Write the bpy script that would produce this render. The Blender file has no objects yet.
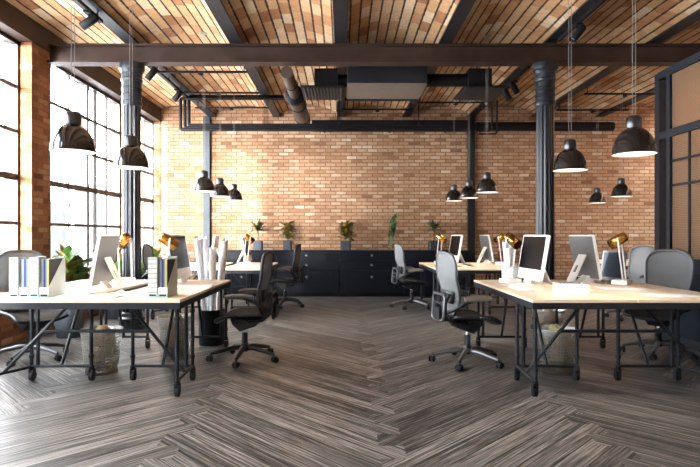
import bpy, math, random
from mathutils import Vector, Matrix
random.seed(7)
C = bpy.context.scene.collection
PI = math.pi
F = 540.0
H = 1.27

# ------------------------------------------------------------------ helpers
def tag(o, label=None, cat=None, group=None, kind=None):
    if label: o['label'] = label
    if cat: o['category'] = cat
    if group: o['group'] = group
    if kind: o['kind'] = kind
    return o

def empty(name, loc, rz=0.0):
    o = bpy.data.objects.new(name, None)
    C.objects.link(o)
    o.location = loc
    o.rotation_euler = (0, 0, rz)
    o.empty_display_size = 0.1
    return o

def dup(root, loc, rz=None, label=None, group=None):
    r = root.copy(); C.objects.link(r); r.location = loc
    if rz is not None: r.rotation_euler = (0, 0, rz)
    if label: r['label'] = label
    if group: r['group'] = group
    for ch in list(root.children):
        c = ch.copy(); C.objects.link(c); c.parent = r
        for g in list(ch.children):
            d = g.copy(); C.objects.link(d); d.parent = c
    return r

class MB:
    def __init__(s):
        s.v = []; s.f = []; s.sm = []; s.uv = {}
    def add(s, vs, fs, smooth=False, M=None):
        b = len(s.v)
        for p in vs:
            p = Vector(p)
            s.v.append(tuple(M @ p) if M else tuple(p))
        for f in fs:
            s.f.append([b + i for i in f]); s.sm.append(smooth)
        return s
    def box(s, x0, x1, y0, y1, z0, z1, M=None):
        vs = [(x0,y0,z0),(x1,y0,z0),(x1,y1,z0),(x0,y1,z0),(x0,y0,z1),(x1,y0,z1),(x1,y1,z1),(x0,y1,z1)]
        fs = [(0,3,2,1),(4,5,6,7),(0,1,5,4),(1,2,6,5),(2,3,7,6),(3,0,4,7)]
        return s.add(vs, fs, False, M)
    def prism(s, poly, z0, z1, M=None):
        # poly counter-clockwise (x,y)
        a = sum(poly[i][0]*poly[(i+1)%len(poly)][1]-poly[(i+1)%len(poly)][0]*poly[i][1] for i in range(len(poly)))
        if a < 0: poly = poly[::-1]
        n = len(poly)
        vs = [(x,y,z0) for x,y in poly] + [(x,y,z1) for x,y in poly]
        fs = [tuple(range(n-1,-1,-1)), tuple(range(n,2*n))]
        fs += [(i,(i+1)%n,n+(i+1)%n,n+i) for i in range(n)]
        return s.add(vs, fs, False, M)
    def tube(s, p, q, r, r2=None, n=10, M=None, caps=True):
        p = Vector(p); q = Vector(q); r2 = r if r2 is None else r2
        d = (q-p).normalized()
        a = d.orthogonal().normalized(); b = d.cross(a)
        vs = []
        for c, rr in ((p, r), (q, r2)):
            for i in range(n):
                t = 2*PI*i/n
                vs.append(c + (a*math.cos(t)+b*math.sin(t))*rr)
        s.add(vs, [(i,(i+1)%n,n+(i+1)%n,n+i) for i in range(n)], True, M)
        if caps:
            s.add(vs[:n], [tuple(range(n-1,-1,-1))], False, M)
            s.add(vs[n:], [tuple(range(n))], False, M)
        return s
    def path(s, pts, r, n=8, closed=False, M=None, flat=None):
        # flat: (ratio) squashes cross-section along its second axis
        pts = [Vector(p) for p in pts]; m = len(pts)
        rs = r if isinstance(r, (list, tuple)) else [r]*m
        prev = None; rings = []
        for i in range(m):
            if closed: t = pts[(i+1)%m]-pts[i-1]
            else: t = pts[min(i+1,m-1)]-pts[max(i-1,0)]
            t.normalize()
            if prev is None: a = t.orthogonal().normalized()
            else:
                a = prev - t*prev.dot(t); a.normalize()
            prev = a; b = t.cross(a)
            fl = flat or 1.0
            rings.append([pts[i]+(a*math.cos(2*PI*k/n)+b*math.sin(2*PI*k/n)*fl)*rs[i] for k in range(n)])
        vs = [v for rg in rings for v in rg]; fs = []
        for i in range(m if closed else m-1):
            j = (i+1)%m
            for k in range(n):
                fs.append((i*n+k, i*n+(k+1)%n, j*n+(k+1)%n, j*n+k))
        s.add(vs, fs, True, M)
        if not closed:
            s.add(rings[0], [tuple(range(n-1,-1,-1))], False, M)
            s.add(rings[-1], [tuple(range(n))], False, M)
        return s
    def lathe(s, prof, n=24, M=None, smooth=True, rad=None):
        m = len(prof); vs = []
        for (r, z) in prof:
            for k in range(n):
                t = 2*PI*k/n
                rr = r*(rad(t, z) if rad else 1)
                vs.append((rr*math.cos(t), rr*math.sin(t), z))
        fs = []
        for i in range(m-1):
            for k in range(n):
                fs.append((i*n+k, i*n+(k+1)%n, (i+1)*n+(k+1)%n, (i+1)*n+k))
        s.add(vs, fs, smooth, M)
        if prof[0][0] > 1e-4: s.add(vs[:n], [tuple(range(n-1,-1,-1))], False, M)
        if prof[-1][0] > 1e-4: s.add(vs[-n:], [tuple(range(n))], False, M)
        return s
    def lathe_open(s, prof, n=24, M=None):
        m = len(prof); vs = []
        for (r, z) in prof:
            for k in range(n):
                t = 2*PI*k/n
                vs.append((r*math.cos(t), r*math.sin(t), z))
        fs = []
        for i in range(m-1):
            for k in range(n):
                fs.append((i*n+k, i*n+(k+1)%n, (i+1)*n+(k+1)%n, (i+1)*n+k))
        return s.add(vs, fs, True, M)
    def shell(s, fn, nu, nv, t, M=None):
        P = [[Vector(fn(i/nu, j/nv)) for i in range(nu+1)] for j in range(nv+1)]
        def nrm(i, j):
            du = P[j][min(i+1,nu)]-P[j][max(i-1,0)]
            dv = P[min(j+1,nv)][i]-P[max(j-1,0)][i]
            c = du.cross(dv)
            return c.normalized() if c.length > 1e-9 else Vector((0,0,1))
        N = [[nrm(i,j) for i in range(nu+1)] for j in range(nv+1)]
        top = [P[j][i]+N[j][i]*t/2 for j in range(nv+1) for i in range(nu+1)]
        bot = [P[j][i]-N[j][i]*t/2 for j in range(nv+1) for i in range(nu+1)]
        w = nu+1; K = len(top); fs = []
        for j in range(nv):
            for i in range(nu):
                a = j*w+i
                fs.append((a,a+1,a+1+w,a+w)); fs.append((K+a,K+a+w,K+a+1+w,K+a+1))
        for i in range(nu):
            a = i; fs.append((a, K+a, K+a+1, a+1))
            a = nv*w+i; fs.append((a, a+1, K+a+1, K+a))
        for j in range(nv):
            a = j*w; fs.append((a, a+w, K+a+w, K+a))
            a = j*w+nu; fs.append((a, K+a, K+a+w, a+w))
        return s.add(top+bot, fs, True, M)
    def build(s, name, mat, parent=None, origin=(0,0,0), bevel=0.0, rz=0.0):
        me = bpy.data.meshes.new(name)
        o0 = Vector(origin)
        me.from_pydata([tuple(Vector(v)-o0) for v in s.v], [], s.f)
        me.polygons.foreach_set('use_smooth', s.sm)
        me.materials.append(mat)
        me.update()
        o = bpy.data.objects.new(name, me)
        C.objects.link(o)
        o.location = o0
        if rz: o.rotation_euler = (0, 0, rz)
        if parent: o.parent = parent
        if bevel:
            b = o.modifiers.new('bevel', 'BEVEL'); b.width = bevel; b.segments = 2; b.limit_method = 'ANGLE'
        return o

def R(axis, deg): return Matrix.Rotation(math.radians(deg), 4, axis)
def T(x, y, z): return Matrix.Translation((x, y, z))
def rrect(w, h, r, n=5):
    pts = []
    for cx, cy, a0 in ((w-r, h-r, 0), (r-w, h-r, 90), (r-w, r-h, 180), (w-r, r-h, 270)):
        for k in range(n+1):
            a = math.radians(a0+90*k/n)
            pts.append((cx+r*math.cos(a), cy+r*math.sin(a)))
    return pts

# ------------------------------------------------------------------ materials
class NT:
    def __init__(s, name):
        s.m = bpy.data.materials.new(name); s.m.use_nodes = True
        s.t = s.m.node_tree; s.n = s.t.nodes; s.l = s.t.links
        s.b = s.n['Principled BSDF']; s.out = s.n['Material Output']
    def add(s, typ, **kw):
        n = s.n.new(typ)
        for k, v in kw.items(): setattr(n, k, v)
        return n
    def link(s, a, b): s.l.new(a, b)
    def math(s, op, a, b=None, c=None):
        n = s.n.new('ShaderNodeMath'); n.operation = op
        for i, x in enumerate((a, b, c)):
            if x is None: continue
            if isinstance(x, (int, float)): n.inputs[i].default_value = x
            else: s.l.new(x, n.inputs[i])
        return n.outputs[0]
    def comb(s, x, y, z=0.0):
        n = s.n.new('ShaderNodeCombineXYZ')
        for i, v in enumerate((x, y, z)):
            if isinstance(v, (int, float)): n.inputs[i].default_value = v
            else: s.l.new(v, n.inputs[i])
        return n.outputs[0]
    def ramp(s, fac, stops, interp='LINEAR'):
        n = s.n.new('ShaderNodeValToRGB'); cr = n.color_ramp; cr.interpolation = interp
        while len(cr.elements) > 1: cr.elements.remove(cr.elements[-1])
        cr.elements[0].position = stops[0][0]; cr.elements[0].color = (*stops[0][1], 1)
        for p, c in stops[1:]:
            e = cr.elements.new(p); e.color = (*c, 1)
        s.l.new(fac, n.inputs[0]); return n.outputs[0]
    def noise(s, vec, scale, detail=3.0, rough=0.5, dim='3D'):
        n = s.n.new('ShaderNodeTexNoise'); n.noise_dimensions = dim
        n.inputs['Scale'].default_value = scale; n.inputs['Detail'].default_value = detail
        n.inputs['Roughness'].default_value = rough
        if vec is not None: s.l.new(vec, n.inputs['Vector'])
        return n.outputs['Fac']
    def mix(s, fac, a, b, typ='MIX'):
        n = s.n.new('ShaderNodeMix'); n.data_type = 'RGBA'; n.blend_type = typ
        for sock, v in ((n.inputs[0], fac), (n.inputs[6], a), (n.inputs[7], b)):
            if isinstance(v, (int, float)): sock.default_value = v
            elif isinstance(v, tuple): sock.default_value = (*v, 1)
            else: s.l.new(v, sock)
        return n.outputs[2]
    def bump(s, h, strength=0.3, dist=0.01):
        n = s.n.new('ShaderNodeBump'); n.inputs['Strength'].default_value = strength
        n.inputs['Distance'].default_value = dist
        s.l.new(h, n.inputs['Height']); s.l.new(n.outputs[0], s.b.inputs['Normal'])

def simple(name, col, rough=0.5, metal=0.0, var=0.0, vscale=8.0, coat=0.0, bump=0.0, emit=0.0, spec=None):
    t = NT(name)
    t.b.inputs['Base Color'].default_value = (*col, 1)
    t.b.inputs['Roughness'].default_value = rough
    t.b.inputs['Metallic'].default_value = metal
    if spec is not None: t.b.inputs['Specular IOR Level'].default_value = spec
    if coat: t.b.inputs['Coat Weight'].default_value = coat; t.b.inputs['Coat Roughness'].default_value = 0.05
    if var or bump:
        tc = t.add('ShaderNodeTexCoord')
        nz = t.noise(tc.outputs['Object'], vscale, 4.0)
        if var:
            c = t.ramp(nz, [(0.25, tuple(x*(1-var) for x in col)), (0.75, tuple(min(1,x*(1+var)) for x in col))])
            t.link(c, t.b.inputs['Base Color'])
        if bump: t.bump(nz, bump, 0.004)
    if emit:
        t.b.inputs['Emission Color'].default_value = (*col, 1); t.b.inputs['Emission Strength'].default_value = emit
    return t.m

def brick(name, w, h, mortar, stops, mcol, rough=0.85, uvmap=False, bstr=0.6):
    t = NT(name)
    tc = t.add('ShaderNodeTexCoord')
    sep = t.add('ShaderNodeSeparateXYZ')
    if uvmap:
        t.link(tc.outputs['UV'], sep.inputs[0]); u = sep.outputs[0]; v = sep.outputs[1]
    else:
        t.link(tc.outputs['Object'], sep.inputs[0])
        u = t.math('ADD', sep.outputs[0], sep.outputs[1]); v = sep.outputs[2]
    vr = t.math('DIVIDE', v, h); row = t.math('FLOOR', vr)
    par = t.math('MULTIPLY', t.math('FLOORED_MODULO', row, 2.0), 0.5)
    if uvmap:
        wn0 = t.add('ShaderNodeTexWhiteNoise', noise_dimensions='1D'); t.link(row, wn0.inputs['W'])
        par = wn0.outputs['Value']
    ur = t.math('ADD', t.math('DIVIDE', u, w), par); col = t.math('FLOOR', ur)
    fu = t.math('FRACT', ur); fv = t.math('FRACT', vr)
    # ragged joints
    wob = t.noise(tc.outputs['UV' if uvmap else 'Object'], 14.0, 3.0)
    wob = t.math('MULTIPLY', t.math('SUBTRACT', wob, 0.5), mortar*0.9)
    du = t.math('MULTIPLY', t.math('MINIMUM', fu, t.math('SUBTRACT', 1.0, fu)), w)
    dv = t.math('MULTIPLY', t.math('MINIMUM', fv, t.math('SUBTRACT', 1.0, fv)), h)
    if uvmap: du = t.math('ADD', t.math('MULTIPLY', du, 3.0), mortar*0.42)
    d = t.math('ADD', t.math('MINIMUM', du, dv), wob)
    mr = t.add('ShaderNodeMapRange', interpolation_type='SMOOTHSTEP')
    t.link(d, mr.inputs[0]); mr.inputs[1].default_value = mortar*0.30; mr.inputs[2].default_value = mortar*0.75
    mask = mr.outputs[0]
    wn = t.add('ShaderNodeTexWhiteNoise', noise_dimensions='2D')
    t.link(t.comb(col, row), wn.inputs['Vector'])
    base = t.ramp(wn.outputs['Value'], stops)
    nz = t.noise(tc.outputs['UV' if uvmap else 'Object'], 18.0, 5.0, 0.65)
    mot = t.ramp(nz, [(0.25, (0.68,0.62,0.58)), (0.6, (1.0,1.0,1.0)), (0.85, (1.16,1.13,1.1))])
    base = t.mix(0.8, base, mot, 'MULTIPLY')
    nl = t.noise(tc.outputs['UV' if uvmap else 'Object'], 0.9, 2.0)
    big = t.ramp(nl, [(0.3, (0.82,0.78,0.76)), (0.7, (1.08,1.06,1.04))])
    base = t.mix(0.8, base, big, 'MULTIPLY')
    fin = t.mix(mask, mcol, base)
    t.link(fin, t.b.inputs['Base Color'])
    t.b.inputs['Roughness'].default_value = rough
    t.b.inputs['Specular IOR Level'].default_value = 0.25
    hgt = t.math('ADD', mask, t.math('MULTIPLY', nz, 0.5))
    t.bump(hgt, bstr, 0.008)
    return t.m

def floor_mat():
    t = NT('herringbone_planks')
    tc = t.add('ShaderNodeTexCoord'); sep = t.add('ShaderNodeSeparateXYZ')
    t.link(tc.outputs['Object'], sep.inputs[0])
    W = 1.34; pw = 1.34/7
    xs = t.math('SUBTRACT', sep.outputs[0], 0.29)
    jag = t.math('FRACT', t.math('DIVIDE', sep.outputs[1], 2*pw))
    jag = t.math('MULTIPLY', t.math('SUBTRACT', t.math('GREATER_THAN', jag, 0.5), 0.5), 0.15)
    band0 = t.math('FLOOR', t.math('DIVIDE', t.math('ADD', xs, jag), W))
    odd0 = t.math('FLOORED_MODULO', band0, 2.0)
    ev = t.math('SUBTRACT', xs, t.math('MULTIPLY', band0, W))
    od = t.math('SUBTRACT', t.math('MULTIPLY', t.math('ADD', band0, 1.0), W), xs)
    tri = t.math('ADD', t.math('MULTIPLY', ev, t.math('SUBTRACT', 1.0, odd0)), t.math('MULTIPLY', od, odd0))
    p0 = t.math('SUBTRACT', sep.outputs[1], tri)
    # jagged band edges: every other plank laps over its neighbour band
    p = t.math('DIVIDE', p0, pw)
    row = t.math('FLOOR', p); fr = t.math('FRACT', p)
    along = t.math('ADD', sep.outputs[1], tri)
    wn = t.add('ShaderNodeTexWhiteNoise', noise_dimensions='2D')
    t.link(t.comb(row, band0), wn.inputs['Vector'])
    rnd = wn.outputs['Value']
    gv = t.comb(t.math('ADD', t.math('MULTIPLY', along, 0.7), t.math('MULTIPLY', rnd, 37.0)), t.math('MULTIPLY', p0, 34.0), band0)
    g1 = t.noise(gv, 1.6, 6.0, 0.65)
    gv2 = t.comb(t.math('ADD', t.math('MULTIPLY', along, 3.0), t.math('MULTIPLY', rnd, 11.0)), t.math('MULTIPLY', p0, 110.0), band0)
    g2 = t.noise(gv2, 1.0, 3.0, 0.6)
    g = t.math('ADD', t.math('MULTIPLY', g1, 0.65), t.math('MULTIPLY', g2, 0.35))
    tone = t.math('ADD', g, t.math('MULTIPLY', t.math('SUBTRACT', rnd, 0.5), 0.09))
    col = t.ramp(tone, [(0.34, (0.007,0.007,0.008)), (0.43, (0.026,0.024,0.024)), (0.51, (0.105,0.094,0.087)), (0.60, (0.27,0.245,0.222)), (0.72,(0.46,0.43,0.40))])
    e = t.math('MINIMUM', fr, t.math('SUBTRACT', 1.0, fr))
    mr = t.add('ShaderNodeMapRange'); t.link(e, mr.inputs[0]); mr.inputs[1].default_value = 0.014; mr.inputs[2].default_value = 0.045
    fin = t.mix(mr.outputs[0], (0.004,0.004,0.004), col)
    t.link(fin, t.b.inputs['Base Color'])
    rr = t.ramp(g, [(0.3, (0.50,)*3), (0.7, (0.33,)*3)])
    t.link(rr, t.b.inputs['Roughness'])
    t.b.inputs['Specular IOR Level'].default_value = 0.5
    t.bump(t.math('ADD', mr.outputs[0], t.math('MULTIPLY', g, 0.8)), 0.25, 0.004)
    return t.m

def wood_top():
    t = NT('pale_birch_top')
    tc = t.add('ShaderNodeTexCoord'); mp = t.add('ShaderNodeMapping'); mp.inputs['Scale'].default_value = (2.0, 14.0, 14.0)
    t.link(tc.outputs['Object'], mp.inputs[0])
    g = t.noise(mp.outputs[0], 1.6, 5.0, 0.6)
    c = t.ramp(g, [(0.3, (0.70,0.53,0.36)), (0.55, (0.82,0.67,0.50)), (0.8, (0.88,0.77,0.62))])
    t.link(c, t.b.inputs['Base Color']); t.b.inputs['Roughness'].default_value = 0.35
    return t.m

def mesh_fabric(name, col, alpha=0.72):
    t = NT(name)
    tc = t.add('ShaderNodeTexCoord')
    w = t.add('ShaderNodeTexWave'); w.inputs['Scale'].default_value = 40.0; w.bands_direction = 'Z'
    t.link(tc.outputs['Object'], w.inputs['Vector'])
    c = t.ramp(w.outputs['Fac'], [(0.2, tuple(x*0.75 for x in col)), (0.8, col)])
    t.link(c, t.b.inputs['Base Color']); t.b.inputs['Roughness'].default_value = 0.6
    t.b.inputs['Alpha'].default_value = alpha
    return t.m

def perforated():
    t = NT('perforated_steel')
    tc = t.add('ShaderNodeTexCoord'); sep = t.add('ShaderNodeSeparateXYZ'); t.link(tc.outputs['Object'], sep.inputs[0])
    ang = t.math('ARCTAN2', sep.outputs[1], sep.outputs[0])
    fu = t.math('FRACT', t.math('MULTIPLY', ang, 38/(2*PI))); fv = t.math('FRACT', t.math('MULTIPLY', sep.outputs[2], 36.0))
    du = t.math('ABSOLUTE', t.math('SUBTRACT', fu, 0.5)); dv = t.math('ABSOLUTE', t.math('SUBTRACT', fv, 0.5))
    d = t.math('MAXIMUM', du, dv)
    hole = t.math('GREATER_THAN', d, 0.285)
    band = t.math('MAXIMUM', t.math('LESS_THAN', sep.outputs[2], 0.03), t.math('GREATER_THAN', sep.outputs[2], 0.375))
    t.link(t.math('MAXIMUM', hole, band), t.b.inputs['Alpha'])
    t.b.inputs['Base Color'].default_value = (0.55,0.54,0.52,1); t.b.inputs['Metallic'].default_value = 0.75
    t.b.inputs['Roughness'].default_value = 0.3
    return t.m

def reeded_glass():
    t = NT('reeded_glass')
    tc = t.add('ShaderNodeTexCoord')
    w = t.add('ShaderNodeTexWave'); w.bands_direction = 'Z'; w.inputs['Scale'].default_value = 16.0
    t.link(tc.outputs['Object'], w.inputs['Vector'])
    c = t.ramp(w.outputs['Fac'], [(0.0, (0.22,0.125,0.07)), (1.0, (0.36,0.235,0.15))])
    t.link(c, t.b.inputs['Base Color'])
    t.b.inputs['Roughness'].default_value = 0.28
    t.b.inputs['Transmission Weight'].default_value = 0.55
    t.b.inputs['IOR'].default_value = 1.2
    t.bump(w.outputs['Fac'], 0.35, 0.01)
    return t.m

def clear_glass():
    t = NT('window_glass')
    mix = t.add('ShaderNodeMixShader'); tr = t.add('ShaderNodeBsdfTransparent'); gl = t.add('ShaderNodeBsdfGlossy')
    gl.inputs['Roughness'].default_value = 0.02; tr.inputs['Color'].default_value = (0.97,0.985,1,1)
    mix.inputs[0].default_value = 0.06
    t.link(tr.outputs[0], mix.inputs[1]); t.link(gl.outputs[0], mix.inputs[2]); t.link(mix.outputs[0], t.out.inputs[0])
    return t.m

def leaf_mat(name, a, b, c):
    t = NT(name)
    tc = t.add('ShaderNodeTexCoord')
    nz = t.noise(tc.outputs['Object'], 9.0, 3.0)
    cc = t.ramp(nz, [(0.32, a), (0.5, b), (0.68, c)])
    t.link(cc, t.b.inputs['Base Color']); t.b.inputs['Roughness'].default_value = 0.45
    return t.m

def facade(name, wall, win):
    t = NT(name)
    tc = t.add('ShaderNodeTexCoord'); sep = t.add('ShaderNodeSeparateXYZ'); t.link(tc.outputs['Object'], sep.inputs[0])
    u = t.math('ADD', sep.outputs[0], sep.outputs[1])
    fu = t.math('FRACT', t.math('DIVIDE', u, 2.2)); fv = t.math('FRACT', t.math('DIVIDE', sep.outputs[2], 3.0))
    a = t.math('MULTIPLY', t.math('GREATER_THAN', fu, 0.35), t.math('GREATER_THAN', fv, 0.4))
    t.link(t.mix(a, wall, win), t.b.inputs['Base Color']); t.b.inputs['Roughness'].default_value = 0.6
    return t.m

WALLSTOPS = [(0.0,(0.21,0.115,0.070)),(0.04,(0.31,0.17,0.093)),(0.2,(0.40,0.235,0.133)),(0.5,(0.445,0.275,0.166)),(0.8,(0.48,0.315,0.20)),(0.95,(0.53,0.38,0.26)),(1.0,(0.61,0.50,0.39))]
CEILSTOPS = [(0.0,(0.296,0.126,0.059)),(0.1,(0.414,0.207,0.096)),(0.35,(0.503,0.296,0.148)),(0.65,(0.562,0.363,0.200)),(0.9,(0.592,0.422,0.266)),(1.0,(0.629,0.503,0.363))]
M = {}
M['brick'] = brick('wall_brick', 0.226, 0.0765, 0.017, WALLSTOPS, (0.20,0.105,0.062))
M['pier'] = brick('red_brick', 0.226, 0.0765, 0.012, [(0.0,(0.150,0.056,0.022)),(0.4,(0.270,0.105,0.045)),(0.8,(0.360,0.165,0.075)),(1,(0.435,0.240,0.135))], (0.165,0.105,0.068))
M['vault'] = brick('vault_brick', 0.31, 0.135, 0.022, CEILSTOPS, (0.045,0.025,0.018), uvmap=True)
M['floor'] = floor_mat()
M['plaster'] = simple('white_plaster', (0.75,0.72,0.68), 0.9, var=0.05, vscale=2)
M['steel'] = simple('dark_steel', (0.012,0.012,0.015), 0.5, 0.0, var=0.4, vscale=5, bump=0.1, spec=0.25)
M['beam'] = simple('rusty_brown_steel', (0.036,0.020,0.015), 0.6, 0.0, var=0.4, vscale=3, bump=0.1, spec=0.2)
M['post'] = simple('blue_grey_steel', (0.030,0.038,0.048), 0.5, 0.0, var=0.2, spec=0.3)
M['iron'] = simple('cast_iron', (0.013,0.015,0.020), 0.28, 0.0, var=0.25, vscale=6, spec=0.35)
M['mullion'] = simple('window_steel', (0.035,0.024,0.019), 0.5, 0.1, var=0.2)
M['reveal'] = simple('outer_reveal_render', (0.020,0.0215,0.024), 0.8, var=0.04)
M['black'] = simple('black_lacquer', (0.012,0.010,0.010), 0.16, 0.0, coat=0.6)
M['white_enamel'] = simple('white_enamel', (0.88,0.87,0.84), 0.4)
M['chrome'] = simple('dark_chrome', (0.07,0.07,0.075), 0.28, 0.8)
M['chromel'] = simple('light_chrome', (0.7,0.7,0.72), 0.25, 1.0)
M['cord'] = simple('pale_cord', (0.22,0.20,0.18), 0.5)
M['bulb'] = simple('warm_bulb', (1.0,0.9,0.76), 0.4, emit=8.0)
M['duct'] = simple('brown_duct', (0.060,0.042,0.033), 0.45, 0.2, var=0.25)
M['beige'] = simple('beige_metal', (0.15,0.12,0.10), 0.5, 0.1, var=0.1)
M['dkmetal'] = simple('black_metal', (0.005,0.005,0.007), 0.55, 0.0, var=0.3, spec=0.2)
M['pipe'] = simple('desk_pipe', (0.008,0.011,0.017), 0.4, 0.0, var=0.2, spec=0.35)
M['rubber'] = simple('black_rubber', (0.006,0.007,0.010), 0.55, spec=0.3)
M['top'] = wood_top()
M['cab'] = simple('navy_black_lacquer', (0.004,0.006,0.011), 0.5, var=0.15, spec=0.18)
M['knob'] = simple('steel_knob', (0.16,0.175,0.20), 0.35, 0.8)
M['white'] = simple('white_plastic', (0.84,0.84,0.83), 0.4)
M['paper'] = simple('white_paper', (0.86,0.86,0.85), 0.8)
M['screen'] = simple('black_screen', (0.003,0.003,0.004), 0.3, spec=0.12)
M['alu'] = simple('monitor_grey', (0.22,0.225,0.235), 0.3, 0.5)
M['brass'] = simple('brass', (0.50,0.25,0.06), 0.25, 0.9, var=0.2, vscale=30)
M['brassin'] = simple('brown_lamp_inside', (0.12,0.05,0.02), 0.5, 0.3)
M['chairframe'] = simple('graphite_frame', (0.014,0.016,0.020), 0.4, 0.0, spec=0.4)
M['chairalu'] = simple('polished_alu', (0.15,0.155,0.165), 0.35, 0.7)
M['armpad'] = simple('brown_grey_pad', (0.13,0.108,0.095), 0.6)
M['seatmesh'] = simple('seat_mesh', (0.035,0.029,0.026), 0.7, var=0.2, vscale=40)
M['backmesh'] = mesh_fabric('back_mesh', (0.17,0.18,0.195), 0.75)
M['backlight'] = mesh_fabric('pale_back_mesh', (0.25,0.26,0.265), 0.78)
M['perf'] = perforated()
M['wirerim'] = simple('bin_rim', (0.6,0.58,0.54), 0.35, 0.8)
M['crumple'] = simple('cream_paper', (0.58,0.47,0.27), 0.85, var=0.15, vscale=20)
M['bin'] = simple('dark_bin', (0.008,0.010,0.013), 0.55, 0.0, var=0.3, vscale=14, spec=0.3)
M['pot'] = simple('slate_pot', (0.018,0.024,0.034), 0.6, var=0.15)
M['potgrey'] = simple('blue_grey_pot', (0.06,0.075,0.095), 0.6, var=0.15)
M['soil'] = simple('soil', (0.03,0.02,0.015), 0.95)
M['palm'] = leaf_mat('palm_leaf', (0.008,0.025,0.007), (0.02,0.05,0.012), (0.06,0.10,0.03))
M['croton'] = leaf_mat('croton_leaf', (0.015,0.045,0.010), (0.11,0.075,0.012), (0.30,0.20,0.03))
M['cordy'] = leaf_mat('cordyline_leaf', (0.03,0.10,0.015), (0.08,0.19,0.03), (0.32,0.07,0.03))
M['thin'] = leaf_mat('thin_leaf', (0.04,0.09,0.02), (0.08,0.15,0.04), (0.13,0.21,0.06))
M['stem'] = simple('brown_stem', (0.18,0.10,0.05), 0.8)
M['greenstem'] = simple('green_stem', (0.16,0.28,0.10), 0.6)
M['glass'] = clear_glass()
M['reed'] = reeded_glass()
M['frame'] = simple('partition_steel', (0.012,0.015,0.021), 0.45, 0.0, var=0.2, spec=0.3)
M['panel'] = simple('partition_panel', (0.012,0.018,0.030), 0.3, 0.0, var=0.15, spec=0.3)
M['teal'] = simple('teal_card', (0.25,0.45,0.43), 0.7)
M['file'] = simple('file_card', (0.42,0.455,0.45), 0.7, var=0.03)
M['lens'] = simple('spot_lens', (0.45,0.5,0.6), 0.15)
def ruled():
    t = NT('ruled_label'); tc = t.add('ShaderNodeTexCoord'); sep = t.add('ShaderNodeSeparateXYZ'); t.link(tc.outputs['Object'], sep.inputs[0])
    f = t.math('FRACT', t.math('MULTIPLY', sep.outputs[2], 26.0))
    t.link(t.mix(t.math('LESS_THAN', f, 0.16), (0.50,0.51,0.51), (0.20,0.215,0.23)), t.b.inputs['Base Color'])
    t.b.inputs['Roughness'].default_value = 0.8
    return t.m
M['ruled'] = ruled()
def scribble():
    t = NT('drawn_plans'); tc = t.add('ShaderNodeTexCoord')
    nz = t.noise(tc.outputs['Object'], 26.0, 4.0, 0.7)
    t.link(t.ramp(nz, [(0.44, (0.86,0.86,0.86)), (0.5, (0.66,0.68,0.71)), (0.56, (0.86,0.86,0.86))]), t.b.inputs['Base Color'])
    t.b.inputs['Roughness'].default_value = 0.8
    return t.m
M['plans'] = scribble()

def struct(o): o['kind'] = 'structure'; return o

# ------------------------------------------------------------------ setting
XL = -3.95      # room face of the left piers
XG = -4.13      # window plane
YB = 11.68      # back wall
XR = 7.6
YF = -2.6
ZS = 3.825       # underside of the ceiling ribs
struct(MB().box(XG-0.15, XR, YF, YB+0.1, -0.12, 0).build('floor', M['floor']))

# brick vaults between the ribs
RIBX = [-4.215+1.395*k for k in range(9)]
def vault_z(x):
    for a, b in zip(RIBX[:-1], RIBX[1:]):
        if a <= x <= b:
            t = (x-a)/(b-a); return ZS+0.05+0.20*(1-(2*t-1)**2)
    return ZS+0.05
def make_ceiling():
    me = bpy.data.meshes.new('ceiling'); vs = []; fs = []; uvs = []
    n = 16; off = 0.0
    for a, b in zip(RIBX[:-1], RIBX[1:]):
        arc = 0.0; prev = None; cols = []
        for i in range(n+1):
            x = a+(b-a)*i/n; z = ZS+0.05+0.20*(1-(2*i/n-1)**2)
            if prev: arc += math.hypot(x-prev[0], z-prev[1])
            prev = (x, z); cols.append((x, z, arc+off))
        off += math.ceil((arc+0.3)/0.135)*0.135
        for i in range(n):
            (x0,z0,u0),(x1,z1,u1) = cols[i], cols[i+1]
            k = len(vs)
            vs += [(x0,YF,z0),(x0,YB+0.1,z0),(x1,YB+0.1,z1),(x1,YF,z1)]
            fs.append((k,k+1,k+2,k+3)); uvs += [(YF,u0),(YB,u0),(YB,u1),(YF,u1)]
            k = len(vs)     # upper skin, gives the vault thickness
            vs += [(x0,YF,z0+.15),(x0,YB+0.1,z0+.15),(x1,YB+0.1,z1+.15),(x1,YF,z1+.15)]
            fs.append((k+3,k+2,k+1,k)); uvs += [(YF,u1),(YB,u1),(YB,u0),(YF,u0)]
    me.from_pydata(vs, [], fs)
    uvl = me.uv_layers.new(name='UVMap')
    for i, uv in enumerate(uvs): uvl.data[i].uv = uv
    me.materials.append(M['vault'])
    for p in me.polygons: p.use_smooth = False
    o = bpy.data.objects.new('ceiling', me); C.objects.link(o); struct(o)
make_ceiling()

struct(MB().box(XG-0.3, XR, YB, YB+0.25, 0, 4.4).build('wall_back', M['brick']))
struct(MB().box(XR, XR+0.2, YF, YB+0.25, 0, 4.4).build('wall_right', M['brick']))
struct(MB().box(XG-0.3, XR+0.2, YF-0.2, YF, 0, 4.4).build('wall_front', M['plaster']))

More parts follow.
